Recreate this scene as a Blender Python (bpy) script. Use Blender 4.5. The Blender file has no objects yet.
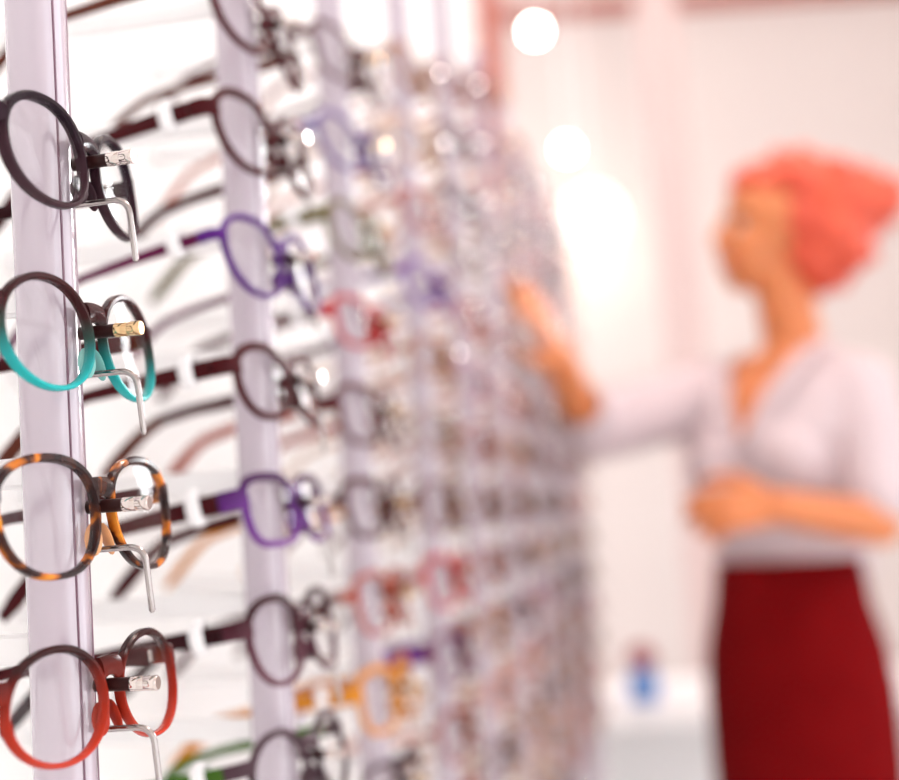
import bpy, bmesh, math, random
from mathutils import Vector, Matrix, noise
random.seed(11)
SC = bpy.context.scene
COL = SC.collection
PI = math.pi

# ------------------------------------------------------------------ camera
FPX, CAMH, PITCH, ROLL = 1300.0, 1.17, math.radians(5.5), math.radians(-4.0)
cam = bpy.data.cameras.new('camera')
cam.sensor_fit = 'HORIZONTAL'; cam.sensor_width = 36.0; cam.lens = FPX/899*36
cam.clip_start = 0.02; cam.clip_end = 60
cam.dof.use_dof = True; cam.dof.focus_distance = 0.503; cam.dof.aperture_fstop = 3.4
CAM = bpy.data.objects.new('camera', cam); COL.objects.link(CAM)
RM = Matrix.Rotation(PI/2+PITCH, 3, 'X') @ Matrix.Rotation(ROLL, 3, 'Z')
CAM.matrix_world = Matrix.Translation((0, 0, CAMH)) @ RM.to_4x4()
SC.camera = CAM

def at(px, py, Y):
    """the world point seen at a photo pixel, on the plane y = Y"""
    d = RM @ Vector(((px-449.5)/FPX, (390-py)/FPX, -1.0))
    return Vector((0, 0, CAMH)) + d*(Y/d.y)

# ------------------------------------------------------------------ materials
def nodes(name):
    m = bpy.data.materials.new(name); m.use_nodes = True
    nt = m.node_tree
    return m, nt, nt.nodes['Principled BSDF']
def setp(p, **kw):
    for k, v in kw.items():
        k = k.replace('_', ' ')
        if k in p.inputs: p.inputs[k].default_value = v
def mat(name, col, rough=.4, metal=0, **kw):
    m, nt, p = nodes(name)
    setp(p, Base_Color=(*col, 1), Roughness=rough, Metallic=metal, **kw)
    return m
def varied(name, c1, c2, scale, rough=.5, detail=3, bump=0, **kw):
    m, nt, p = nodes(name)
    tc = nt.nodes.new('ShaderNodeTexCoord'); n = nt.nodes.new('ShaderNodeTexNoise')
    n.inputs['Scale'].default_value = scale; n.inputs['Detail'].default_value = detail
    r = nt.nodes.new('ShaderNodeValToRGB')
    r.color_ramp.elements[0].position = .35; r.color_ramp.elements[1].position = .65
    r.color_ramp.elements[0].color = (*c1, 1); r.color_ramp.elements[1].color = (*c2, 1)
    nt.links.new(tc.outputs['Object'], n.inputs['Vector'])
    nt.links.new(n.outputs['Fac'], r.inputs['Fac']); nt.links.new(r.outputs['Color'], p.inputs['Base Color'])
    if bump:
        b = nt.nodes.new('ShaderNodeBump'); b.inputs['Strength'].default_value = bump; b.inputs['Distance'].default_value = .01
        nt.links.new(n.outputs['Fac'], b.inputs['Height']); nt.links.new(b.outputs['Normal'], p.inputs['Normal'])
    setp(p, Roughness=rough, **kw)
    return m
def gradient(name, stops, z0, z1, rough=.2, axis=2, **kw):
    """acetate laminated from top to bottom: the frame's own colour gradient"""
    m, nt, p = nodes(name)
    tc = nt.nodes.new('ShaderNodeTexCoord'); s = nt.nodes.new('ShaderNodeSeparateXYZ')
    mr = nt.nodes.new('ShaderNodeMapRange'); mr.inputs['From Min'].default_value = z0; mr.inputs['From Max'].default_value = z1
    r = nt.nodes.new('ShaderNodeValToRGB'); el = r.color_ramp.elements
    while len(el) < len(stops): el.new(.5)
    for e, (q, c) in zip(el, stops): e.position = q; e.color = (*c, 1)
    nt.links.new(tc.outputs['Object'], s.inputs[0]); nt.links.new(s.outputs[axis], mr.inputs['Value'])
    nt.links.new(mr.outputs['Result'], r.inputs['Fac']); nt.links.new(r.outputs['Color'], p.inputs['Base Color'])
    setp(p, Roughness=rough, Specular_IOR_Level=.12, **kw)
    return m
def tortoise(name):
    m, nt, p = nodes(name)
    tc = nt.nodes.new('ShaderNodeTexCoord'); n = nt.nodes.new('ShaderNodeTexNoise')
    n.inputs['Scale'].default_value = 95; n.inputs['Detail'].default_value = 1.5; n.inputs['Distortion'].default_value = .6
    r = nt.nodes.new('ShaderNodeValToRGB'); el = r.color_ramp.elements
    el.new(.5); el.new(.6)
    for e, (q, c) in zip(el, [(.40, (.018, .004, .004)), (.52, (.05, .012, .006)), (.60, (.50, .13, .01)), (.72, (.80, .30, .02))]):
        e.position = q; e.color = (*c, 1)
    nt.links.new(tc.outputs['Object'], n.inputs['Vector']); nt.links.new(n.outputs['Fac'], r.inputs['Fac'])
    nt.links.new(r.outputs['Color'], p.inputs['Base Color'])
    setp(p, Roughness=.2, Specular_IOR_Level=.22)
    return m
def lensglass(name, tint=(.995, .995, .995)):
    m = bpy.data.materials.new(name); m.use_nodes = True
    nt = m.node_tree; nt.nodes.clear()
    o = nt.nodes.new('ShaderNodeOutputMaterial'); t = nt.nodes.new('ShaderNodeBsdfTransparent'); g = nt.nodes.new('ShaderNodeBsdfGlossy')
    f = nt.nodes.new('ShaderNodeLayerWeight'); x = nt.nodes.new('ShaderNodeMixShader')
    t.inputs[0].default_value = (*tint, 1); g.inputs['Roughness'].default_value = .04; f.inputs['Blend'].default_value = .5
    pw = nt.nodes.new('ShaderNodeMath'); pw.operation = 'POWER'; pw.inputs[1].default_value = 4
    mu = nt.nodes.new('ShaderNodeMath'); mu.operation = 'MULTIPLY_ADD'; mu.inputs[1].default_value = .16; mu.inputs[2].default_value = .015
    nt.links.new(f.outputs['Facing'], pw.inputs[0]); nt.links.new(pw.outputs[0], mu.inputs[0]); nt.links.new(mu.outputs[0], x.inputs[0]); nt.links.new(t.outputs[0], x.inputs[1]); nt.links.new(g.outputs[0], x.inputs[2])
    nt.links.new(x.outputs[0], o.inputs[0])
    return m
def emit(name, col, s):
    m = bpy.data.materials.new(name); m.use_nodes = True
    nt = m.node_tree; nt.nodes.clear()
    o = nt.nodes.new('ShaderNodeOutputMaterial'); e = nt.nodes.new('ShaderNodeEmission')
    e.inputs[0].default_value = (*col, 1); e.inputs[1].default_value = s
    nt.links.new(e.outputs[0], o.inputs[0])
    return m

M_WALL = varied('display_panel_white', (.81, .80, .785), (.84, .83, .815), 3, .45)
M_BACK = varied('rose_white_paint', (.64, .56, .535), (.66, .58, .555), 1.5, .8)  # rose tint is the warm lens flare, put into the wall colour
M_FLOOR = varied('pale_floor', (.84, .82, .81), (.88, .86, .85), 2, .35)
M_CEIL = mat('ceiling_paint', (.84, .76, .73), .9)
M_POST = mat('rose_frame_paint', (.56, .42, .40), .5)
M_DARK = mat('red_brown_edge', (.40, .13, .10), .5)
M_ROD = mat('lilac_white_rod', (.50, .42, .485), .16, Coat_Weight=1.0, Coat_Roughness=.08, Specular_IOR_Level=.9)
M_GROOVE = mat('rod_groove', (.16, .07, .11), .4)
M_BRACKET = mat('white_plastic', (.88, .86, .86), .4)
M_CHROME = mat('polished_steel', (.66, .59, .56), .08, 1)
M_HOOK = mat('steel_wire', (.40, .36, .35), .16, 1)
M_GOLD = mat('pale_gold_metal', (.66, .46, .25), .13, 1)
M_SLEEVE = mat('dark_peg_sleeve', (.022, .004, .004), .35, Specular_IOR_Level=.2)
M_CLEAR = mat('frosted_clear_plastic', (.93, .91, .92), .25, Alpha=.93)
M_LENS = lensglass('clear_lens')
M_HINGE = mat('hinge_steel', (.6, .55, .52), .25, 1)

# ------------------------------------------------------------------ mesh helpers
def link(name, bm, m, parent=None, smooth=True, mats=None):
    me = bpy.data.meshes.new(name)
    bmesh.ops.recalc_face_normals(bm, faces=bm.faces)
    bm.to_mesh(me); bm.free()
    for q in (mats or [m]): me.materials.append(q)
    if smooth:
        me.polygons.foreach_set('use_smooth', [True]*len(me.polygons))
        try: me.set_sharp_from_angle(angle=math.radians(38))
        except Exception: pass
    o = bpy.data.objects.new(name, me); COL.objects.link(o)
    if parent: o.parent = parent
    return o
def empty(name, loc=(0, 0, 0)):
    o = bpy.data.objects.new(name, None); COL.objects.link(o); o.location = loc; o.empty_display_size = .02
    return o
def tag(o, label, cat, group=None):
    o['label'] = label; o['category'] = cat
    if group: o['group'] = group
    return o
def structure(o):
    o['kind'] = 'structure'; return o
def loft(bm, rings, closed=False, caps=True):
    vs = [[bm.verts.new(p) for p in r] for r in rings]
    n = len(vs[0]); L = len(vs)
    for i in range(L if closed else L-1):
        a, b = vs[i], vs[(i+1) % L]
        for j in range(n):
            bm.faces.new((a[j], a[(j+1) % n], b[(j+1) % n], b[j]))
    if caps and not closed:
        bm.faces.new(vs[0]); bm.faces.new(vs[-1])
def tube(bm, pts, rad, n=12):
    pts = [Vector(p) for p in pts]
    rad = rad if isinstance(rad, (list, tuple)) else [rad]*len(pts)
    rings = []; up = None
    for i, p in enumerate(pts):
        t = (pts[min(i+1, len(pts)-1)] - pts[max(i-1, 0)]).normalized()
        if up is None: up = t.orthogonal().normalized()
        up = (up - t*up.dot(t)).normalized(); s = t.cross(up)
        rings.append([p + (up*math.cos(2*PI*k/n) + s*math.sin(2*PI*k/n))*rad[i] for k in range(n)])
    loft(bm, rings)
def box(bm, x0, x1, y0, y1, z0, z1, bev=0, xf=None):
    r = bmesh.ops.create_cube(bm, size=1)
    for v in r['verts']:
        v.co = Vector((x0+(v.co.x+.5)*(x1-x0), y0+(v.co.y+.5)*(y1-y0), z0+(v.co.z+.5)*(z1-z0)))
    if bev:
        es = list({e for v in r['verts'] for e in v.link_edges})
        g = bmesh.ops.bevel(bm, geom=es, offset=bev, segments=2, affect='EDGES')
    if xf is not None:
        bmesh.ops.transform(bm, matrix=xf, verts=bm.verts)
def ball(bm, c, r, rot=None, seg=20):
    r = (r, r, r) if isinstance(r, (int, float)) else r
    mtx = Matrix.Translation(c) @ (rot.to_4x4() if rot else Matrix()) @ Matrix.Diagonal((*r, 1))
    bmesh.ops.create_uvsphere(bm, u_segments=seg, v_segments=max(8, seg//2), radius=1, matrix=mtx)
def bezier(p0, p1, p2, n=8):
    p0, p1, p2 = Vector(p0), Vector(p1), Vector(p2)
    return [p0*(1-t)**2 + p1*2*t*(1-t) + p2*t*t for t in [i/n for i in range(n+1)]]

# ------------------------------------------------------------------ eyeglasses
# local frame: +Y the way the frame faces, +X across, +Z up, origin where the bridge rests on its peg
def outline(shape, w, h, side, n=56):
    e = {'round': 2.05, 'panto': 2.35, 'rect': 3.6, 'cat': 2.7, 'oval': 2.2}[shape]
    pts = []
    for k in range(n):
        a = 2*PI*k/n; c, s = math.cos(a), math.sin(a)
        x = w/2*math.copysign(abs(c)**(2/e), c); z = h/2*math.copysign(abs(s)**(2/e), s)
        if shape == 'panto': x *= 1+.10*z/(h/2)
        if shape == 'rect': x *= 1+.05*z/(h/2)
        if shape == 'cat':
            x *= 1+.08*z/(h/2)
            if x > 0 and z > 0: z *= 1+.22*(x/(w/2))**2
        pts.append((side*x, z))
    if side < 0: pts.reverse()
    return pts
WRAP = .24
def wrap(x, z, y=0.0):
    return Vector((x, y - x*x/(2*WRAP), z))
PROTO = {}
def make_glasses(frame, temple, shape='panto', w=.050, h=.040, gap=.0105, rim=.0030, deep=.0038, arm=.0062, tips=None, lens=None, tag_loop=False, pads=None, hinge=True):
    root = empty('eyeglasses')
    zc = -.006                                     # lens centre against the bridge
    zb = zc + h*.20
    bm = bmesh.new()
    for side in (1, -1):
        cx = side*(gap/2 + rim + w/2)
        pts = outline(shape, w, h, side); n = len(pts)
        rings = []
        for i, (x, z) in enumerate(pts):
            xp, zp = pts[i-1]; xn, zn = pts[(i+1) % n]
            t = Vector((xn-xp, zn-zp)).normalized(); nx, nz = t.y, -t.x
            tk = rim*(1+.35*max(0, nz))            # brow side a little heavier
            sec = [(0, -.3), (.25, -.5), (.75, -.5), (1, -.3), (1, .3), (.75, .5), (.25, .5), (0, .3)]
            rings.append([wrap(cx+x+nx*tk*o, zc+z+nz*tk*o, deep*d) for o, d in sec])
        loft(bm, rings, closed=True)
        # end piece turning back to the hinge
        xo = side*(gap/2+rim+w+rim*.4); zh = zc+h*.24
        path = [wrap(xo-side*rim*.6, zh), wrap(xo+side*.002, zh), wrap(xo+side*.0055, zh, -.003), wrap(xo+side*.0062, zh, -.009)]
        rings = []
        for q, p in enumerate(path):
            hh = arm*.62; d2 = deep*.45
            ax = Vector((0, 1, 0)) if q < 2 else (Vector((side*.7, .7, 0)) if q == 2 else Vector((side, 0, 0)))
            rings.append([p+ax*(d2*cs)+Vector((0, 0, hh*sn)) for cs, sn in [(1, .7), (.7, 1), (-.7, 1), (-1, .7), (-1, -.7), (-.7, -1), (.7, -1), (1, -.7)]])
        loft(bm, rings)
    rings = []
    for k in range(9):
        t = k/4-1; x = t*(gap/2+rim*.9)
        z = .0042+.0008*(1-t*t); hh = .0040+.0014*abs(t)**2; dd = deep*.55
        rings.append([wrap(x, z, 0)+Vector((0, dd*math.cos(a), hh*math.sin(a)-.001*t*t)) for a in [2*PI*j/10 for j in range(10)]])
    loft(bm, rings)
    link('front_frame', bm, frame, root)
    for side in (1, -1):
        cx = side*(gap/2+rim+w/2)
        pts = outline(shape, w, h, side); bm = bmesh.new()
        rr = []
        for dy in (-.0007, .0007):
            ring = [wrap(cx+x*1.01, zc+z*1.01, dy) for x, z in pts]; rr.append(ring)
        va = [[bm.verts.new(p) for p in r] for r in rr]
        n = len(pts)
        for i in range(n): bm.faces.new((va[0][i], va[0][(i+1) % n], va[1][(i+1) % n], va[1][i]))
        for q, dy in ((0, -.0007), (1, .0007)):
            prev = va[q]
            for s_ in (.7, .4):
                cur = [bm.verts.new(wrap(cx+x*s_, zc+z*s_, dy+.0012*(1-s_*s_))) for x, z in pts]
                for i in range(n): bm.faces.new((prev[i], prev[(i+1) % n], cur[(i+1) % n], cur[i]))
                prev = cur
            bm.faces.new(prev)
        link('lens', bm, lens or M_LENS, root)
        # nose pad
        bm = bmesh.new()
        c = wrap(side*(gap/2+rim*.15), zc-h*.22, -.0028)
        ball(bm, c, (.0015, .0034, .0066), Matrix.Rotation(side*math.radians(26), 3, 'Z') @ Matrix.Rotation(side*math.radians(-14), 3, 'Y'), 14)
        link('nose_pad', bm, pads or frame, root)
        # temple
        xo = side*(gap/2+rim+w+rim*.4+.0062); zh = zc+h*.24
        y0 = wrap(xo, 0).y-.010
        path = [(0, 0), (-.012, .0003), (-.04, .001), (-.07, .001), (-.092, -.001), (-.103, -.0055), (-.114, -.0125), (-.126, -.021), (-.136, -.028)]
        hs = [arm*.62, arm*.60, arm*.52, arm*.43, arm*.42, arm*.44, arm*.50, arm*.52, arm*.34]
        ws = [.0018, .0017, .0015, .0014, .0014, .0015, .0016, .0015, .0009]
        rings = []
        for q, ((dy, dz), hh, ww) in enumerate(zip(path, hs, ws)):
            a = path[max(q-1, 0)]; b = path[min(q+1, len(path)-1)]
            tl = math.hypot(b[0]-a[0], b[1]-a[1]); ny, nz = -(b[1]-a[1])/tl, (b[0]-a[0])/tl
            if nz < 0: ny, nz = -ny, -nz
            splay = -.03*dy*dy/.136
            p = Vector((xo - side*splay*8*0 - side*.004*(dy/.136)**2, y0+dy, zh+dz))
            rings.append([p+Vector((ww*cs, ny*hh*sn, nz*hh*sn)) for cs, sn in [(1, .6), (.6, 1), (-.6, 1), (-1, .6), (-1, -.6), (-.6, -1), (.6, -1), (1, -.6)]])
        bm = bmesh.new(); loft(bm, rings)
        tp = link('temple', bm, temple, root)
        if tips:
            bm = bmesh.new(); loft(bm, [[v+(v-sum(r, Vector())/8)*.12 for v in r] for r in rings[4:]])
            link('temple_tip', bm, tips, tp)
        if hinge:
            bm = bmesh.new(); tube(bm, [(xo-side*.0024, y0+.001, zh-.0026), (xo-side*.0024, y0+.001, zh+.0026)], .0014, 8)
            link('hinge', bm, M_HINGE, tp)
        if tag_loop and side > 0:
            bm = bmesh.new()
            yy = y0-.012; hw = .0046; hh = arm*.58+.0036
            ring = [(xo+hw*math.cos(a), yy, zh+.0008+hh*math.sin(a)) for a in [2*PI*k/20 for k in range(20)]]
            rings = []
            for k, p in enumerate(ring):
                nrm = Vector((math.cos(2*PI*k/20), 0, math.sin(2*PI*k/20)))
                rings.append([Vector(p)+nrm*(.0013*math.cos(b))+Vector((0, .0040*math.sin(b), 0)) for b in [2*PI*j/8 for j in range(8)]])
            loft(bm, rings, closed=True)
            link('security_loop', bm, M_CLEAR, root)
    return root
def copy_tree(o, parent=None):
    c = o.copy(); COL.objects.link(c)
    if parent: c.parent = parent
    for ch in list(o.children): copy_tree(ch, c)
    return c

def ac(name, c, rough=.3): return mat('acetate_'+name, c, rough, Specular_IOR_Level=.10)
K = {
    'black': ac('black', (.024, .003, .005)), 'maroon': ac('maroon', (.060, .004, .008)), 'brown': ac('brown', (.095, .022, .012)),
    'espresso': ac('espresso', (.050, .004, .006)), 'purple': ac('purple', (.075, .012, .15)), 'violet': ac('violet', (.10, .010, .24)),
    'olive': ac('olive', (.10, .075, .010)), 'red': ac('red', (.36, .008, .012)), 'rust': ac('rust', (.30, .040, .014)),
    'amber': ac('amber', (.55, .20, .015)), 'plum': ac('plum', (.10, .006, .045)), 'grey': ac('grey', (.065, .035, .045)),
    'blue': ac('blue', (.10, .055, .20)), 'green': ac('green', (.05, .12, .015)), 'beige': ac('beige', (.50, .32, .22)), 'rose': ac('rose', (.46, .19, .14)),
    'tan': ac('tan', (.28, .11, .045)),
}
TEAL = gradient('teal_fade_acetate', [(0, (.015, .42, .42)), (.30, (.02, .30, .30)), (.52, (.03, .065, .055)), (.70, (.035, .006, .007))], -.030, .016)
REDF = gradient('red_brown_fade_acetate', [(0, (.48, .035, .014)), (.5, (.30, .022, .010)), (.85, (.03, .006, .006))], -.030, .016)
SMOKE = gradient('smoky_black_acetate', [(0, (.045, .022, .028)), (.6, (.030, .010, .016)), (.9, (.010, .003, .008))], -.032, .014)
GREYF = gradient('grey_plum_acetate', [(0, (.13, .055, .075)), (.6, (.085, .022, .035)), (.9, (.035, .007, .011))], -.030, .014)
VIOF = gradient('violet_fade_acetate', [(0, (.16, .04, .22)), (.5, (.12, .025, .20)), (.9, (.05, .012, .06))], -.030, .016)
TORT = tortoise('tortoiseshell')
TORTPAD = mat('amber_pad', (.75, .36, .16), .2)
TEALPAD = mat('teal_pad', (.20, .50, .46), .2)

# ------------------------------------------------------------------ display: ten upright rods, one column of frames on each
WD = Vector((.185, 1, 0)).normalized()             # along the display
WN = Vector((WD.y, -WD.x, 0))                      # out of it
ROWH, ROW0 = .0675, .0128
def row_z(r): return CAMH + ROW0 + ROWH*r
COLS = []                                          # bridge point of each column (x, y)
for y, nudge in ((.500, 0), (.714, .0085), (.965, -.004), (1.20, 0), (1.44, 0), (1.68, 0), (1.92, 0), (2.16, 0), (2.40, 0), (2.64, 0)):
    COLS.append(Vector((-.136+.185*(y-.5), y, 0)) + WN*nudge)
ROWS = [(-1, 2), (-2, 4), (-3, 5), (-4, 6), (-5, 7), (-6, 8), (-6, 8), (-6, 8), (-6, 8), (-6, 8)]
ORD = ['first', 'second', 'third', 'fourth', 'fifth', 'sixth', 'seventh', 'eighth', 'ninth', 'tenth', 'eleventh', 'twelfth', 'thirteenth', 'fourteenth', 'fifteenth']

# shared holder meshes, local: +Y outwards
bm = bmesh.new(); tube(bm, [(0, -.006, 0), (0, .0085, 0)], .0026, 16); PEG = bm
def mesh_of(bm, name, m):
    me = bpy.data.meshes.new(name); bmesh.ops.recalc_face_normals(bm, faces=bm.faces); bm.to_mesh(me); bm.free(); me.materials.append(m)
    me.polygons.foreach_set('use_smooth', [True]*len(me.polygons))
    try: me.set_sharp_from_angle(angle=math.radians(40))
    except Exception: pass
    return me
ME_PEG = mesh_of(PEG, 'peg', M_SLEEVE)
def tipmesh(m):
    bm = bmesh.new()
    tube(bm, [(0, .0085, 0), (0, .0088, 0), (0, .0135, 0), (0, .0138, 0), (0, .0142, 0), (0, .0145, 0), (0, .0187, 0), (0, .0193, 0), (0, .0194, 0)],
         [.0024, .0028, .0028, .0026, .0026, .0028, .0029, .0026, .0025], 20)
    return mesh_of(bm, 'peg_tip', m)
ME_TIPS = [tipmesh(M_CHROME), tipmesh(M_GOLD)]
bm = bmesh.new()
pts = [(0, -.006, -.0165), (0, .0075, -.0163)] + bezier((0, .0095, -.0163), (0, .0162, -.0163), (0, .0168, -.0225), 8) + [(0, .0176, -.032), (0, .0183, -.0405), (0, .0184, -.0415)]
tube(bm, pts, [.00125]*(len(pts)-1)+[.0007], 12)
ME_HOOK = mesh_of(bm, 'hook', M_HOOK)
bm = bmesh.new()
box(bm, -.003, .003, -.168, -.026, .009, .021, .0015)
ME_BRACKET = mesh_of(bm, 'bracket', M_BRACKET)
# rod section: rounded bar 24 mm deep with a groove close to the front
def rod_section():
    pts = []
    for k in range(40):
        a = 2*PI*k/40; c, s = math.cos(a), math.sin(a); e = 2.2
        pts.append((.0098*math.copysign(abs(c)**(2/e), c), .0120*math.copysign(abs(s)**(2/e), s)))
    return pts
def part(name, me, parent, loc=(0, 0, 0)):
    o = bpy.data.objects.new(name, me); COL.objects.link(o); o.parent = parent; o.location = loc
    return o
ROD_WORDS = ['lilac white upright display rod nearest the camera, holding the teal and tortoiseshell glasses',
             'pale display rod second from the camera, with two purple pairs of glasses',
             'pale display rod third from the camera, with red and amber glasses']
PEG_RND = random.Random(3)
ROT_ROD = -(PI/2 + math.atan2(-WN.y, WN.x))
for ci, c in enumerate(COLS):
    rod = empty('display_rod', c); rod.rotation_euler.z = -(PI/2+math.radians((10.5, 11, 13, 14.5, 15.2, 15.8, 16, 16, 16, 16)[ci]))
    tag(rod, ROD_WORDS[ci] if ci < 3 else 'pale upright display rod, %s from the camera along the eyeglasses wall' % ORD[ci], 'display rod', 'upright rods of the eyeglasses wall')
    sec = rod_section(); bm = bmesh.new()
    loft(bm, [[Vector((x, y-.0197, z)) for x, y in sec] for z in (0.0, 1.78)])
    link('rod_body', bm, M_ROD, rod)
    bm = bmesh.new()
    for sx in (1, -1): box(bm, sx*.0052-.0010, sx*.0052+.0006, -.0098, -.0090, .002, 1.778)
    link('rod_groove', bm, M_GROOVE, rod, smooth=False)
    for r in range(ROWS[ci][0], ROWS[ci][1]+1):
        z = row_z(r)
        p = part('peg', ME_PEG, rod, (0, 0, z)); p.rotation_euler.x = math.radians({7: -6, 6: -5.5, 5: -5, 4: -3.5, 2: 1.2}.get(r, 0)+PEG_RND.uniform(-.8, .8)); t = part('peg_tip', ME_TIPS[(r*3+ci*5) % 3 == 1 or (ci == 0 and r == 1)], p)
        part('hook', ME_HOOK, rod, (0, 0, z))
        part('bracket', ME_BRACKET, rod, (0, 0, z))

HERO = {
    (0, 2): dict(frame=SMOKE, temple=K['black'], shape='oval', w=.047, h=.0375, gap=.0090, rim=.0025, deep=.0044, _c='smoky black', _yaw=-6),
    (0, 1): dict(frame=TEAL, temple=K['espresso'], shape='round', w=.0475, h=.0395, gap=.0080, rim=.0021, deep=.0042, pads=TEALPAD, _c='round brown and teal', _yaw=-1),
    (0, 0): dict(frame=TORT, temple=K['espresso'], shape='panto', w=.0485, h=.0405, gap=.0085, rim=.0024, deep=.0042, pads=TORTPAD, _c='round tortoiseshell', _yaw=2.5),
    (0, -1): dict(frame=REDF, temple=K['espresso'], shape='round', w=.048, h=.038, gap=.0090, rim=.0021, deep=.0042, _c='dark brown and red rimmed', _yaw=2),
    (1, 4): dict(frame=K['maroon'], temple=K['brown'], shape='panto', rim=.0036, _c='dark maroon'),
    (1, 3): dict(frame=K['espresso'], temple=K['espresso'], shape='panto', w=.047, h=.040, rim=.0036, arm=.0078, _c='thick dark brown', _yaw=2),
    (1, 2): dict(frame=K['purple'], temple=K['plum'], shape='panto', w=.047, h=.041, rim=.0026, arm=.005, _c='slim purple', _yaw=2),
    (1, 1): dict(frame=K['espresso'], temple=K['espresso'], shape='panto', w=.045, h=.034, rim=.0036, arm=.0075, tips=K['brown'], _c='dark brown', _yaw=-1),
    (1, 0): dict(frame=VIOF, temple=K['espresso'], shape='rect', w=.045, h=.032, rim=.0034, arm=.0085, _c='black and violet', _yaw=-1),
    (1, -1): dict(frame=GREYF, temple=K['black'], shape='panto', w=.046, h=.040, rim=.0032, arm=.0075, _c='greyish plum', _yaw=0),
    (1, -2): dict(frame=K['grey'], temple=K['green'], shape='round', w=.048, h=.038, rim=.0028, tips=K['green'], _c='grey and green'),
    (2, 5): dict(frame=K['maroon'], temple=K['maroon'], shape='rect', _c='dark red'),
    (2, 4): dict(frame=K['blue'], temple=K['rose'], shape='panto', h=.040, _c='bluish violet'),
    (2, 3): dict(frame=K['olive'], temple=K['olive'], shape='panto', arm=.008, _c='olive green'),
    (2, 2): dict(frame=K['red'], temple=K['maroon'], shape='rect', h=.033, arm=.008, _c='bright red'),
    (2, 1): dict(frame=K['maroon'], temple=K['rust'], shape='rect', h=.038, arm=.009, rim=.004, _c='maroon and rust'),
    (2, 0): dict(frame=K['espresso'], temple=K['amber'], shape='rect', h=.036, rim=.004, _c='dark brown and amber'),
    (2, -1): dict(frame=K['rust'], temple=K['maroon'], shape='rect', h=.038, _c='rust red'),
    (2, -2): dict(frame=K['amber'], temple=K['amber'], shape='rect', h=.038, arm=.009, rim=.004, _c='amber yellow'),
    (2, -3): dict(frame=K['grey'], temple=K['grey'], shape='panto', _c='dark grey'),
    (3, 3): dict(frame=K['violet'], temple=K['blue'], shape='panto', _c='violet'),
    (3, 0): dict(frame=K['brown'], temple=K['brown'], shape='rect', _c='brown'),
    (3, -1): dict(frame=K['red'], temple=K['maroon'], shape='rect', rim=.004, _c='dark red'),
    (3, -2): dict(frame=K['plum'], temple=K['violet'], shape='rect', arm=.011, _c='purple'),
}
def label_of(ci, r, colour):
    n = ROWS[ci][1]-r
    rod = ('nearest rod' if ci == 0 else '%s rod from the camera' % ORD[ci])
    tot = ROWS[ci][1]-ROWS[ci][0]
    where = 'topmost' if n == 0 else ('lowest' if n == tot else '%s from the top' % ORD[n])
    return '%s eyeglasses on the %s, %s' % (colour, rod, where)
KINDS = [('brown', 'tan', 'rect'), ('rosewood', 'rose', 'panto'), ('tan', 'beige', 'rect'), ('rose', 'beige', 'panto'), ('rust', 'rose', 'rect'),
         ('taupe', 'beige', 'panto'), ('mauve', 'rose', 'cat'), ('beige', 'tan', 'rect'), ('maroon', 'tan', 'panto'), ('brown', 'beige', 'round'),
         ('tan', 'rosewood', 'cat'), ('rosewood', 'rust', 'rect')]
K['rosewood'] = ac('rosewood', (.22, .055, .040)); K['taupe'] = ac('taupe', (.26, .17, .13)); K['mauve'] = ac('mauve', (.28, .11, .16))
WORD = {'rosewood': 'reddish brown', 'taupe': 'taupe', 'mauve': 'mauve', 'rust': 'rust brown', 'plum': 'plum', 'tan': 'tan', 'grey': 'grey', 'beige': 'beige', 'rose': 'rose brown', 'brown': 'brown', 'maroon': 'maroon'}
SKIP = {(5, 4)}                                     # the pair the reaching hand is at
last = None
for ci, c in enumerate(COLS):
    for r in range(ROWS[ci][0], ROWS[ci][1]+1):
        if (ci, r) in SKIP: continue
        yaw = random.uniform(-3, 5); pitch = 9+random.uniform(-2, 2)
        if (ci, r) in HERO:
            d = dict(HERO[(ci, r)]); word = d.pop('_c'); yaw = d.pop('_yaw', yaw)
            g = make_glasses(tag_loop=(ci in (1, 2)), hinge=(ci < 2), **d)
            if ci == 0: pitch = 5
        else:
            k = random.choice([q for q in range(len(KINDS)) if q != last]); last = k
            f, t, s = KINDS[k]; word = WORD[f]
            if k in PROTO: g = copy_tree(PROTO[k])
            else:
                g = PROTO[k] = make_glasses(K[f], K[t], s, h=random.uniform(.033, .041), rim=random.uniform(.0026, .0038), arm=random.uniform(.006, .0085), hinge=False)
        tag(g, label_of(ci, r, word), 'eyeglasses', 'eyeglasses on the display rods')
        g.location = (c.x, c.y, row_z(r)+.0026)
        a = math.radians(15.5+yaw)
        g.rotation_euler = (Matrix.Rotation(-(PI/2+a), 3, 'Z') @ Matrix.Rotation(math.radians(pitch), 3, 'X')).to_euler()

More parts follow.
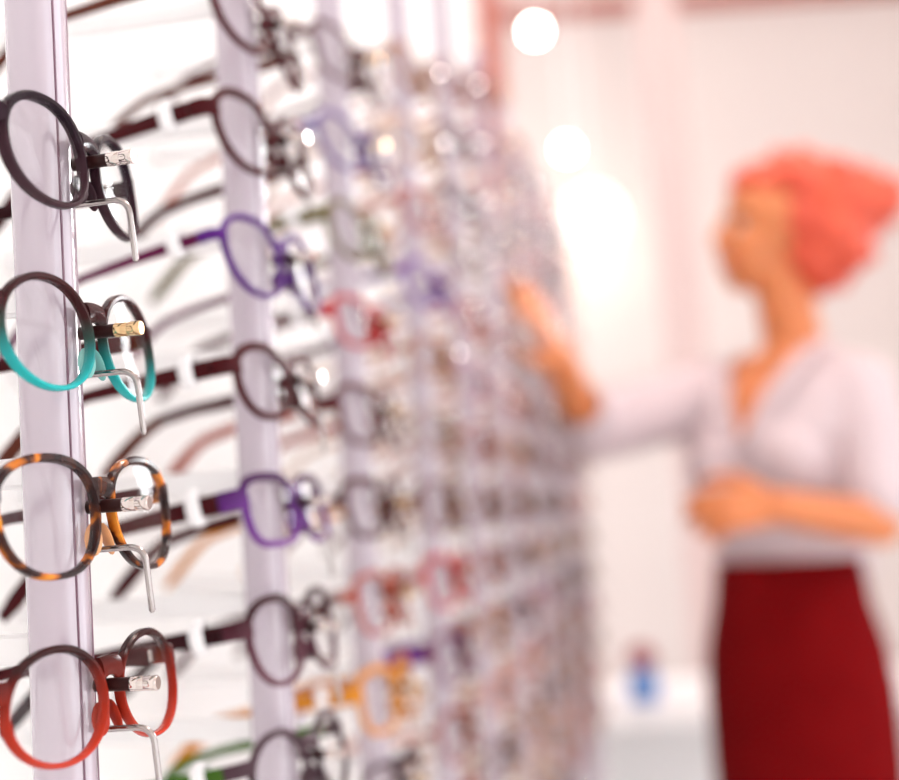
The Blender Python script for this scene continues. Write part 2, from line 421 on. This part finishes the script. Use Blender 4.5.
# ------------------------------------------------------------------ the room
def slab(name, p, q, thick, z0, z1, m, flip=1):
    """an upright slab whose visible face runs from p to q"""
    p, q = Vector((*p, 0)), Vector((*q, 0)); d = (q-p).normalized(); n = Vector((d.y, -d.x, 0))*flip
    bm = bmesh.new()
    loft(bm, [[Vector((v.x, v.y, z)) for v in (p, q, q-n*thick, p-n*thick)] for z in (z0, z1)])
    return structure(link(name, bm, m, smooth=False))
def wallpt(y, off):
    v = Vector((-.136+.185*(y-.5), y, 0)) + WN*off
    return (v.x, v.y)
CEIL = at(520, 3, 4.95).z
slab('wall_left', wallpt(-1.6, -.172), wallpt(2.90, -.172), .08, 0, CEIL, M_WALL)
BACKY = 5.0
bm = bmesh.new()                                    # back wall with an unseen high window added for peg glints
WX0, WX1, WZ0, WZ1 = 1.93, 3.0, 1.65, 3.05
for x0, x1, z0, z1 in ((-1.4, WX0, 0, CEIL), (WX1, 3.2, 0, CEIL), (WX0, WX1, 0, WZ0), (WX0, WX1, WZ1, CEIL)):
    box(bm, x0, x1, BACKY, BACKY+.1, z0, z1)
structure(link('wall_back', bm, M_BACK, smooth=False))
win = structure(empty('window_1', (WX0, BACKY, WZ0)))
bm = bmesh.new(); W_, H_ = WX1-WX0, WZ1-WZ0
for x0, x1, z0, z1 in ((.001, .05, .001, H_-.001), (W_-.05, W_-.001, .001, H_-.001), (.05, W_-.05, .001, .05), (.05, W_-.05, H_-.05, H_-.001), (W_/2-.02, W_/2+.02, .05, H_-.05)):
    box(bm, x0, x1, .01, .06, z0, z1)
link('window_frame', bm, M_BRACKET, win, smooth=False)
bm = bmesh.new(); box(bm, .045, W_-.045, .03, .036, .045, H_-.045); link('window_pane', bm, M_LENS, win, smooth=False)
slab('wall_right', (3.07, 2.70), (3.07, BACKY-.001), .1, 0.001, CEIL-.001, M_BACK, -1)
bm = bmesh.new()                                    # wall behind the viewer, with a tall window added for rod highlights
FX0, FX1, FZ0, FZ1 = 1.05, 2.35, .35, 2.75
for x0, x1, z0, z1 in ((-1.5, FX0, 0, CEIL), (FX1, 3.2, 0, CEIL), (FX0, FX1, 0, FZ0), (FX0, FX1, FZ1, CEIL)):
    box(bm, x0, x1, -1.7, -1.6, z0, z1)
structure(link('wall_front', bm, M_WALL, smooth=False))
win = structure(empty('window_3', (FX0, -1.7, FZ0)))
bm = bmesh.new(); W_, H_ = FX1-FX0, FZ1-FZ0
for x0, x1, z0, z1 in ((.001, .05, .001, H_-.001), (W_-.05, W_-.001, .001, H_-.001), (.05, W_-.05, .001, .05), (.05, W_-.05, H_-.05, H_-.001)):
    box(bm, x0, x1, .01, .06, z0, z1)
link('window_frame', bm, M_BRACKET, win, smooth=False)
bm = bmesh.new(); box(bm, .045, W_-.045, .03, .036, .045, H_-.045); link('window_pane', bm, M_LENS, win, smooth=False)
# unseen glazing added along the right to let in fill daylight
win = structure(empty('window_2', (3.1, -1.55, 0))); L_ = 4.2
bm = bmesh.new()
for k in range(6): box(bm, -.03, .03, k*L_/5-.03, k*L_/5+.03, 0.001, CEIL-.001)
for z in (.05, 2.3, CEIL-.06): box(bm, -.025, .025, 0, L_, z-.04, z+.04)
link('window_frame', bm, M_BRACKET, win, smooth=False)
bm = bmesh.new(); box(bm, -.004, .004, 0, L_, .05, CEIL-.06); link('window_pane', bm, M_LENS, win, smooth=False)
bm = bmesh.new(); box(bm, -1.5, 3.2, -1.7, 5.1, -.06, 0); structure(link('floor', bm, M_FLOOR, smooth=False))
bm = bmesh.new(); box(bm, -1.5, 3.2, -1.7, 5.1, CEIL, CEIL+.06); structure(link('ceiling', bm, M_CEIL, smooth=False))
# red-brown end trim of the display wall, and the line where back wall meets ceiling
bm = bmesh.new()
q = [Vector((*wallpt(y, o), 0)) for y, o in ((2.80, -.171), (2.80, -.128), (2.90, -.128), (2.90, -.171))]
loft(bm, [[Vector((v.x, v.y, z)) for v in q] for z in (.001, CEIL-.001)])
structure(link('trim_1', bm, M_DARK, smooth=False))
bm = bmesh.new(); box(bm, -1.4, 3.0, BACKY-.05, BACKY-.002, CEIL-.06, CEIL-.002); structure(link('trim_2', bm, M_DARK, smooth=False))
# slim pillar of the partition behind the woman
a = at(668, 150, 3.6)
bm = bmesh.new(); box(bm, a.x-.052, a.x+.052, 3.55, 3.65, 0.001, CEIL-.001, .006); structure(link('trim_3', bm, M_POST))

# ------------------------------------------------------------------ lamps
def pendant(px, py, Y, rad, strength, label, power, col=(1, .66, .52)):
    p = at(px, py, Y)
    root = empty('pendant_lamp', (p.x, p.y, CEIL)); tag(root, label, 'lamp', 'globe pendant lamps at the back wall')
    bm = bmesh.new(); ball(bm, Vector((0, 0, p.z-CEIL)), rad, seg=24); link('globe', bm, emit('globe_glow', (1, .90, .82), strength), root)
    bm = bmesh.new(); tube(bm, [(0, 0, 0), (0, 0, p.z-CEIL+rad)], .004, 8); link('cord', bm, M_BRACKET, root)
    bm = bmesh.new(); tube(bm, [(0, 0, -.001), (0, 0, -.02), (0, 0, -.03)], [.05, .05, .03], 20); link('ceiling_cap', bm, M_BRACKET, root)
    l = bpy.data.lights.new('globe_light', 'POINT'); l.energy = power; l.color = col; l.shadow_soft_size = rad+.02
    lo = bpy.data.objects.new('globe_light', l); COL.objects.link(lo); lo.parent = root; lo.location = (0, rad+.10, p.z-CEIL-.04)
    return root
pendant(535, 31, 4.15, .027, 40, 'small glowing globe lamp highest up, close to the ceiling', .35)
pendant(567, 149, 4.36, .024, 45, 'small glowing globe lamp just above the large one', .35)
pendant(592, 218, 4.60, .11, 3, 'large glowing white globe lamp, lowest of the three', 4.5)  # globe added in place of the flare glow, with a halo behind it

def fill_light(x, y, power, i, size=.035, col=(1, .97, .96)):  # unseen ceiling lights, added for glints and fill on the display
    root = empty('downlight', (x, y, CEIL))
    tag(root, ['recessed ceiling downlight above the nearest rods of the display', 'recessed ceiling downlight above the middle of the display', 'recessed ceiling downlight above the far end of the display',
               'recessed ceiling downlight in front of the reaching woman'][i], 'ceiling light', 'ceiling downlights')
    bm = bmesh.new(); tube(bm, [(0, 0, -.001), (0, 0, -.012)], [.06, .055], 24); link('trim_ring', bm, M_BRACKET, root)
    bm = bmesh.new(); tube(bm, [(0, 0, -.0125), (0, 0, -.016)], [.04, .038], 24); link('lens_cover', bm, emit('downlight_glow', (1, .95, .9), 20), root)
    l = bpy.data.lights.new('spot_light', 'POINT'); l.energy = power; l.color = col; l.shadow_soft_size = size
    lo = bpy.data.objects.new('spot_light', l); COL.objects.link(lo); lo.parent = root; lo.location = (0, 0, -.08)
fill_light(.55, .35, 22, 0)
fill_light(.85, 1.25, 28, 1)
fill_light(.50, 1.75, 32, 2, col=(1, .86, .78))
fill_light(1.5, 3.2, 2, 3, col=(1, .82, .72))

w = bpy.data.worlds.new('daylight'); SC.world = w; w.use_nodes = True
nt = w.node_tree; bg = nt.nodes['Background']     # hazy daylight, plus a glow added toward the back window for peg glints
bg.inputs[0].default_value = (.96, .98, 1.0, 1)
tc = nt.nodes.new('ShaderNodeTexCoord'); dp = nt.nodes.new('ShaderNodeVectorMath'); dp.operation = 'DOT_PRODUCT'
dp.inputs[1].default_value = Vector((.42, .86, .30)).normalized()
mx = nt.nodes.new('ShaderNodeMath'); mx.operation = 'MAXIMUM'; mx.inputs[1].default_value = 0
pw = nt.nodes.new('ShaderNodeMath'); pw.operation = 'POWER'; pw.inputs[1].default_value = 24
ma = nt.nodes.new('ShaderNodeMath'); ma.operation = 'MULTIPLY_ADD'; ma.inputs[1].default_value = 36; ma.inputs[2].default_value = 3.2
nt.links.new(tc.outputs['Generated'], dp.inputs[0]); nt.links.new(dp.outputs['Value'], mx.inputs[0]); nt.links.new(mx.outputs[0], pw.inputs[0])
nt.links.new(pw.outputs[0], ma.inputs[0]); nt.links.new(ma.outputs[0], bg.inputs[1])

# ------------------------------------------------------------------ white desk and bottle behind
d0 = at(645, 702, 3.0)
desk = empty('desk', (d0.x+.42, 3.1, 0)); tag(desk, 'white desk behind the woman with a small red and blue bottle on it', 'desk')
DH = d0.z
bm = bmesh.new(); box(bm, -.6, .6, -.28, .28, DH-.03, DH, .004); link('desk_top', bm, M_BRACKET, desk)
for sx in (-1, 1):
    bm = bmesh.new(); box(bm, sx*.55-.02, sx*.55+.02, -.26, .26, 0, DH-.031, .003); link('side_panel', bm, M_BRACKET, desk)
bm = bmesh.new(); box(bm, -.529, .529, .2, .22, .2, DH-.031, .002); link('back_panel', bm, M_BRACKET, desk)
bot = empty('bottle', (d0.x, 3.0, DH+.001)); tag(bot, 'small blue bottle with a round dark red cap on the white desk', 'bottle')
bm = bmesh.new(); tube(bm, [(0, 0, 0), (0, 0, .004), (0, 0, .055), (0, 0, .070), (0, 0, .078)], [.030, .036, .036, .026, .016], 24)
link('bottle_body', bm, mat('blue_plastic', (.10, .22, .50), .3), bot)
bm = bmesh.new(); ball(bm, Vector((0, 0, .100)), (.034, .034, .030), seg=20); link('cap', bm, mat('dark_red_plastic', (.25, .02, .03), .35), bot)

# ------------------------------------------------------------------ the woman
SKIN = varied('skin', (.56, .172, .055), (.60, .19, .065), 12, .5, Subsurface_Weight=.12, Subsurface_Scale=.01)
HAIR = varied('ginger_hair', (.50, .045, .018), (.66, .085, .032), 45, .5, 4, .6)  # orange of the flare wash is mixed into the hair colour
BLOUSE = varied('pale_pink_blouse', (.54, .43, .45), (.58, .47, .49), 6, .75)
SKIRT = varied('dark_red_skirt', (.14, .002, .003), (.16, .003, .004), 20, .9, Specular_IOR_Level=.05)
SHOE = mat('black_shoe', (.02, .015, .015), .3)
def cone(bm, p, q, r0, r1, n=16):
    p, q = Vector(p), Vector(q); d = (q-p); L = d.length; t = d/L
    pts, rs = [], []
    for k in range(5):
        a = PI/2*(1-k/4); pts.append(p-t*r0*math.sin(a)); rs.append(max(r0*math.cos(a), 1e-4))
    for k in range(5):
        a = PI/2*k/4; pts.append(q+t*r1*math.sin(a)); rs.append(max(r1*math.cos(a), 1e-4))
    tube(bm, pts, rs, n)
def chain(bm, pts, rs):
    for i in range(len(pts)-1): cone(bm, pts[i], pts[i+1], rs[i], rs[i+1])
def remesh(name, bm, voxel, m, parent, smooth_it=4, post=None):
    me = bpy.data.meshes.new('tmp'); bmesh.ops.recalc_face_normals(bm, faces=bm.faces); bm.to_mesh(me); bm.free()
    o = bpy.data.objects.new('tmp', me); COL.objects.link(o)
    md = o.modifiers.new('r', 'REMESH'); md.mode = 'VOXEL'; md.voxel_size = voxel
    if smooth_it:
        sm = o.modifiers.new('s', 'SMOOTH'); sm.iterations = smooth_it; sm.factor = .5
    dg = bpy.context.evaluated_depsgraph_get()
    me2 = bpy.data.meshes.new_from_object(o.evaluated_get(dg))
    bpy.data.objects.remove(o); bpy.data.meshes.remove(me)
    me2.name = name; me2.materials.clear(); me2.materials.append(m)
    if post:
        b = bmesh.new(); b.from_mesh(me2); post(b); b.to_mesh(me2); b.free()
    me2.polygons.foreach_set('use_smooth', [True]*len(me2.polygons))
    r = bpy.data.objects.new(name, me2); COL.objects.link(r)
    if parent: r.parent = parent
    return r

WY = 2.10
TF = Vector((-.72, -.69, 0)).normalized(); TL = Vector((-TF.y, TF.x, 0))       # torso forwards, her left
HF = Vector((-.95, -.31, 0)).normalized(); HL = Vector((-HF.y, HF.x, 0))
ctr = at(786, 440, WY); ctr.z = 0
RT = Matrix((TL, -TF, Vector((0, 0, 1)))).transposed()                          # columns: left, back, up
RH = Matrix((HL, -HF, Vector((0, 0, 1)))).transposed()
def torso(bm, secs, grow=0.0):
    rings = []
    for z, off, a, b in secs:
        c = ctr + TF*off; c.z = z
        rings.append([c + TL*((a+grow)*math.copysign(abs(math.cos(t))**.85, math.cos(t))) + TF*((b+grow)*math.copysign(abs(math.sin(t))**.85, math.sin(t))) for t in [2*PI*k/28 for k in range(28)]])
    loft(bm, rings)
SECS = [(.80, .025, .132, .096), (.88, .025, .138, .102), (.96, .025, .124, .094), (1.04, .015, .106, .080), (1.12, .012, .114, .086), (1.20, .01, .132, .106),
        (1.26, .01, .145, .112), (1.32, 0, .150, .088), (1.36, -.008, .135, .066), (1.395, -.015, .075, .055)]
shR, elR, wrR = at(716, 396, 2.20), at(588, 428, 2.02), at(556, 352, 1.83)
shL, elL, wrL = at(858, 390, 2.00), at(880, 524, 1.95), at(776, 506, 1.86)
body = bmesh.new()
torso(body, SECS)
nb, nt = at(795, 352, WY+.005), at(779, 270, WY)
cone(body, nb, nt, .050, .046)
chain(body, [ctr+Vector((0, 0, 1.34))-TF*.01, nb], [.07, .052])
HC = at(780, 215, WY)
ball(body, HC, (.073, .094, .096), RH)
ball(body, at(751, 246, WY-.004), (.056, .058, .068), RH)
ball(body, at(750, 268, WY-.004), (.046, .046, .040), RH)
cone(body, at(742, 280, WY-.006), at(736, 283, WY-.008), .020, .015)
cone(body, at(725, 220, WY-.012), at(718, 241, WY-.014), .008, .012)
cone(body, at(728, 245, WY-.010), at(721, 243, WY-.012), .012, .011)
cone(body, at(727, 262, WY-.010)+HL*.012, at(727, 262, WY-.010)-HL*.012, .010, .010)
ball(body, HC+HL*.073+Vector((0, 0, -.012))-HF*.005, (.010, .018, .030), RH, 12)
ball(body, HC-HL*.073+Vector((0, 0, -.012))-HF*.005, (.010, .018, .030), RH, 12)
def bust(bm, g=0):
    for s in (1, -1):
        ball(bm, ctr+TF*.088+TL*(s*.062)+Vector((0, 0, 1.215)), .052+g)
bust(body)
chain(body, [ctr+TL*-.09+Vector((0, 0, 1.33)), shR, elR, wrR], [.052, .047, .037, .025])
chain(body, [ctr+TL*.09+Vector((0, 0, 1.33)), shL, elL, wrL], [.050, .043, .034, .025])
def hand(bm, wrist, along, palm_n, size=1.0, curl=(.25, .35, .3), thumb_side=1):
    """palm and five fingers: along = wrist to knuckles, palm_n = the way the palm faces"""
    u = along.normalized(); n = (palm_n - u*palm_n.dot(u)).normalized(); s = u.cross(n)*thumb_side   # s points to the thumb side
    for k in range(4):
        off = (.026-.0175*k)*size
        base = wrist + u*(.082-.004*abs(k-1))*size + s*off
        cone(bm, wrist + s*off*.55 + u*.005, base, .014*size, .0105*size, 10)
        ln = [.040, .045, .041, .032][k]*size
        p = base; ang = 0; segs = [ln, ln*.62, ln*.5]; rr = [.0095, .0085, .0078, .0068]
        for q in range(3):
            ang += curl[q]*(1+.12*k)
            d = u*math.cos(ang)+n*math.sin(ang)+s*(.06*(1.5-k))
            cone(bm, p, p+d*segs[q], rr[q]*size, rr[q+1]*size, 10); p = p+d*segs[q]
    b = wrist+u*.022*size+s*.022*size
    p1 = b+(u*.55+s*.75+n*.25)*.038*size; p2 = p1+(u*.85+s*.25+n*.35)*.030*size; p3 = p2+(u*.9+n*.4)*.024*size
    chain(bm, [b, p1, p2, p3], [.015*size, .0115*size, .0098*size, .0075*size])
hand(body, wrR, at(536, 305, 1.74)-wrR, -WN, .95, (.12, .22, .25), 1)
hand(body, wrL, at(746, 508, 1.85)-wrL, Vector((.25, .9, -.3)), .95, (.55, .75, .6), -1)
# legs and feet
hips = {}
for s in (1, -1):
    hp = ctr+TL*(s*.060)+TF*.024+Vector((0, 0, .86)); kn = ctr+TL*(s*.058)+TF*.02+Vector((0, 0, .47)); an = ctr+TL*(s*.07)-TF*.02+Vector((0, 0, .085))
    chain(body, [hp, kn, an], [.076, .052, .034])
    cone(body, an+Vector((0, 0, -.045)), an+TF*.15+Vector((0, 0, -.058)), .036, .024)
    hips[s] = an
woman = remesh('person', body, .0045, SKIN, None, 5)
tag(woman, 'woman in pale pink blouse and dark red skirt reaching for the eyeglasses display', 'person')
# blouse
bl = bmesh.new()
torso(bl, [(1.03, .014, .108, .082)]+[s for s in SECS if 1.03 < s[0] < 1.39], .013)
torso(bl, [(1.035, .014, .116, .088), (1.06, .014, .112, .086), (1.08, .014, .112, .085)], .010)
bust(bl, .012)
chain(bl, [ctr+TL*-.09+Vector((0, 0, 1.325)), shR, shR.lerp(elR, .5), elR, elR.lerp(wrR, .22)], [.062, .062, .058, .056, .047])
chain(bl, [ctr+TL*.09+Vector((0, 0, 1.325)), shL, shL.lerp(elL, .5), shL.lerp(elL, .80)], [.060, .058, .056, .054])
cone(bl, ctr+Vector((0, 0, 1.33))-TF*.02, nb-TF*.012+Vector((0, 0, -.012)), .085, .066)
def vneck(b):
    kill = []
    top = nb.z+.004
    for v in b.verts:
        q = v.co-ctr; f = q.dot(TF); l = q.dot(TL); z = v.co.z
        if f > 0 and z > 1.255 and abs(l-.0) < (z-1.255)*.42+.002 and abs(l) < .075: kill.append(v)
        elif z > top: kill.append(v)
        # open cuffs
        elif (v.co-elR).dot((wrR-elR).normalized()) > (wrR-elR).length*.34: kill.append(v)
    bmesh.ops.delete(b, geom=kill, context='VERTS')
    edge = {}
    for e in b.edges:                                # clean hems along the cut edges
        if e.is_boundary:
            for a_, b_ in (e.verts, reversed(e.verts)): edge.setdefault(a_, []).append(b_)
    for _ in range(12):
        new = {v: (v.co*2 + sum((q.co for q in nb_), Vector()))/(2+len(nb_)) for v, nb_ in edge.items()}
        for v, c_ in new.items(): v.co = c_
    for v in b.verts:                                # cloth folds
        n_ = noise.noise(v.co*Vector((14, 14, 9)))*.005
        v.co += v.normal*n_
blouse = remesh('blouse', bl, .006, BLOUSE, woman, 4, vneck)
sd = blouse.modifiers.new('s', 'SOLIDIFY'); sd.thickness = .002
# collar flaps
bm = bmesh.new()
for s in (1, -1):
    pts = [ctr+TF*f+TL*(s*l)+Vector((0, 0, z)) for f, l, z in ((-.02, .072, 1.412), (.045, .066, 1.385), (.098, .040, 1.33), (.118, .012, 1.275))]
    loft(bm, [[p+TF*.004+TL*(s*-.004), p+TL*(s*.030)+Vector((0, 0, -.012))+TF*.012, p+TL*(s*.028)+Vector((0, 0, -.016))+TF*.006, p+TL*(s*-.004)+Vector((0, 0, -.004))] for p in pts])
link('collar', bm, BLOUSE, woman)
# skirt
bm = bmesh.new()
rings = []
for z, a, b, o in ((1.066, .118, .090, .026), (1.0, .124, .096, .032), (.93, .142, .110, .030), (.86, .150, .116, .028), (.75, .150, .118, .028), (.62, .146, .115, .028), (.52, .140, .112, .028)):
    c = ctr+TF*o; c.z = z
    rings.append([c+TL*(a*math.cos(t))+TF*(b*math.sin(t)) for t in [2*PI*k/40 for k in range(40)]])
loft(bm, rings, caps=False)
sk = link('skirt', bm, SKIRT, woman)
sd = sk.modifiers.new('s', 'SOLIDIFY'); sd.thickness = .004; sd.offset = 1
# hair: a mass of curls drawn back from the face
hb = bmesh.new(); rnd = random.Random(5)
PXM = WY/FPX
for px, py, rp in ((741, 183, 13), (754, 180, 18), (770, 182, 22), (790, 186, 34), (822, 196, 42), (850, 206, 40), (880, 206, 24), (890, 192, 16), (866, 188, 20), (832, 236, 42), (818, 260, 30), (824, 280, 15), (858, 214, 28), (836, 274, 16), (786, 214, 22), (778, 198, 20),
                   (802, 220, 36), (806, 250, 26), (808, 272, 18), (838, 254, 24)):
    for dz in (-.035, 0, .035):
        r0 = rp*PXM*(1 if dz == 0 else .88)
        c = at(px, py, WY+dz); ball(hb, c, r0, seg=14)
        for k in range(7):
            d = Vector((rnd.gauss(0, 1), rnd.gauss(0, 1), rnd.gauss(0, 1))).normalized()
            ball(hb, c+d*r0*.95, r0*rnd.uniform(.26, .42), seg=8)
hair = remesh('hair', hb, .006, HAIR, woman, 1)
from mathutils.bvhtree import BVHTree
_b = bmesh.new(); _b.from_mesh(woman.data); TREE = BVHTree.FromBMesh(_b)
def onface(px, py):
    o = Vector((0, 0, CAMH)); d = (at(px, py, WY)-o).normalized()
    return TREE.ray_cast(o, d)[0]
def mirror(p): return p - HL*(2*(p-HC).dot(HL))
EYE = mat('eye_white', (.75, .68, .64), .2); IRIS = mat('eye_dark', (.035, .012, .008), .15); LASH = mat('lash_brown', (.06, .012, .008), .6)
e0 = onface(737, 226); b0 = [onface(x, y) for x, y in ((728, 217), (733, 215), (739, 215), (745, 216), (750, 219))]
LD = (HF*.8+HL*.6).normalized()
for s in (1, -1):
    mf = (lambda p: p) if s > 0 else mirror
    c = mf(e0); d = (HF*.8+HL*(.6*s)).normalized()
    bm = bmesh.new(); ball(bm, c-d*.007, .0115, seg=16); eo = link('eye', bm, EYE, woman)
    bm = bmesh.new(); ball(bm, c+d*.0012, .0052, seg=12); link('iris', bm, IRIS, eo)
    t = Vector((0, 0, 1)).cross(d).normalized()
    bm = bmesh.new(); tube(bm, [c-d*.003+t*(.012*k)+Vector((0, 0, .0065-.006*k*k))+d*(.006*(1-k*k)) for k in (-1, -.5, 0, .5, 1)], [.001, .0022, .0026, .0022, .001], 8); link('eyelash', bm, LASH, woman)
    bm = bmesh.new(); tube(bm, [mf(p)+d*.001 for p in b0], [.0016, .003, .0034, .0028, .0014], 8); link('eyebrow', bm, LASH, woman)
bm = bmesh.new()
l0 = [onface(x, y) for x, y in ((724, 262), (729, 263), (736, 264))]
pts = [mirror(l0[2])] + [mirror(l0[1])] + [(l0[0]+mirror(l0[0]))/2] + [l0[1], l0[2]] if all(l0) else [HC+HF*.08-HL*.02, HC+HF*.09, HC+HF*.08+HL*.02]
tube(bm, pts, [.002]+[.0055]*(len(pts)-2)+[.002], 10)
link('lips', bm, mat('lip_red', (.55, .10, .08), .4), woman)
_b.free()
for s in (1, -1):
    an = hips[s]; bm = bmesh.new()
    rings = []
    for f, hw, h in ((-.045, .022, .05), (-.02, .036, .055), (.04, .038, .06), (.10, .044, .052), (.15, .040, .04), (.19, .018, .022)):
        c = an+TF*f; c.z = .001
        rings.append([c+TL*(hw*math.cos(t))+Vector((0, 0, max(0, h*math.sin(t)))) for t in [PI*k/12 for k in range(13)]])
    loft(bm, rings); link('shoe', bm, SHOE, woman)

# ------------------------------------------------------------------ view
vs = SC.view_settings
vs.view_transform = 'Standard'; vs.look = 'None'; vs.gamma = 1; vs.use_curve_mapping = False; vs.exposure = -0.36
SC.cycles.use_denoising = True
SC.cycles.max_bounces = 10; SC.cycles.transparent_max_bounces = 40
SC.cycles.caustics_reflective = False; SC.cycles.caustics_refractive = False
SC.cycles.sample_clamp_indirect = 8
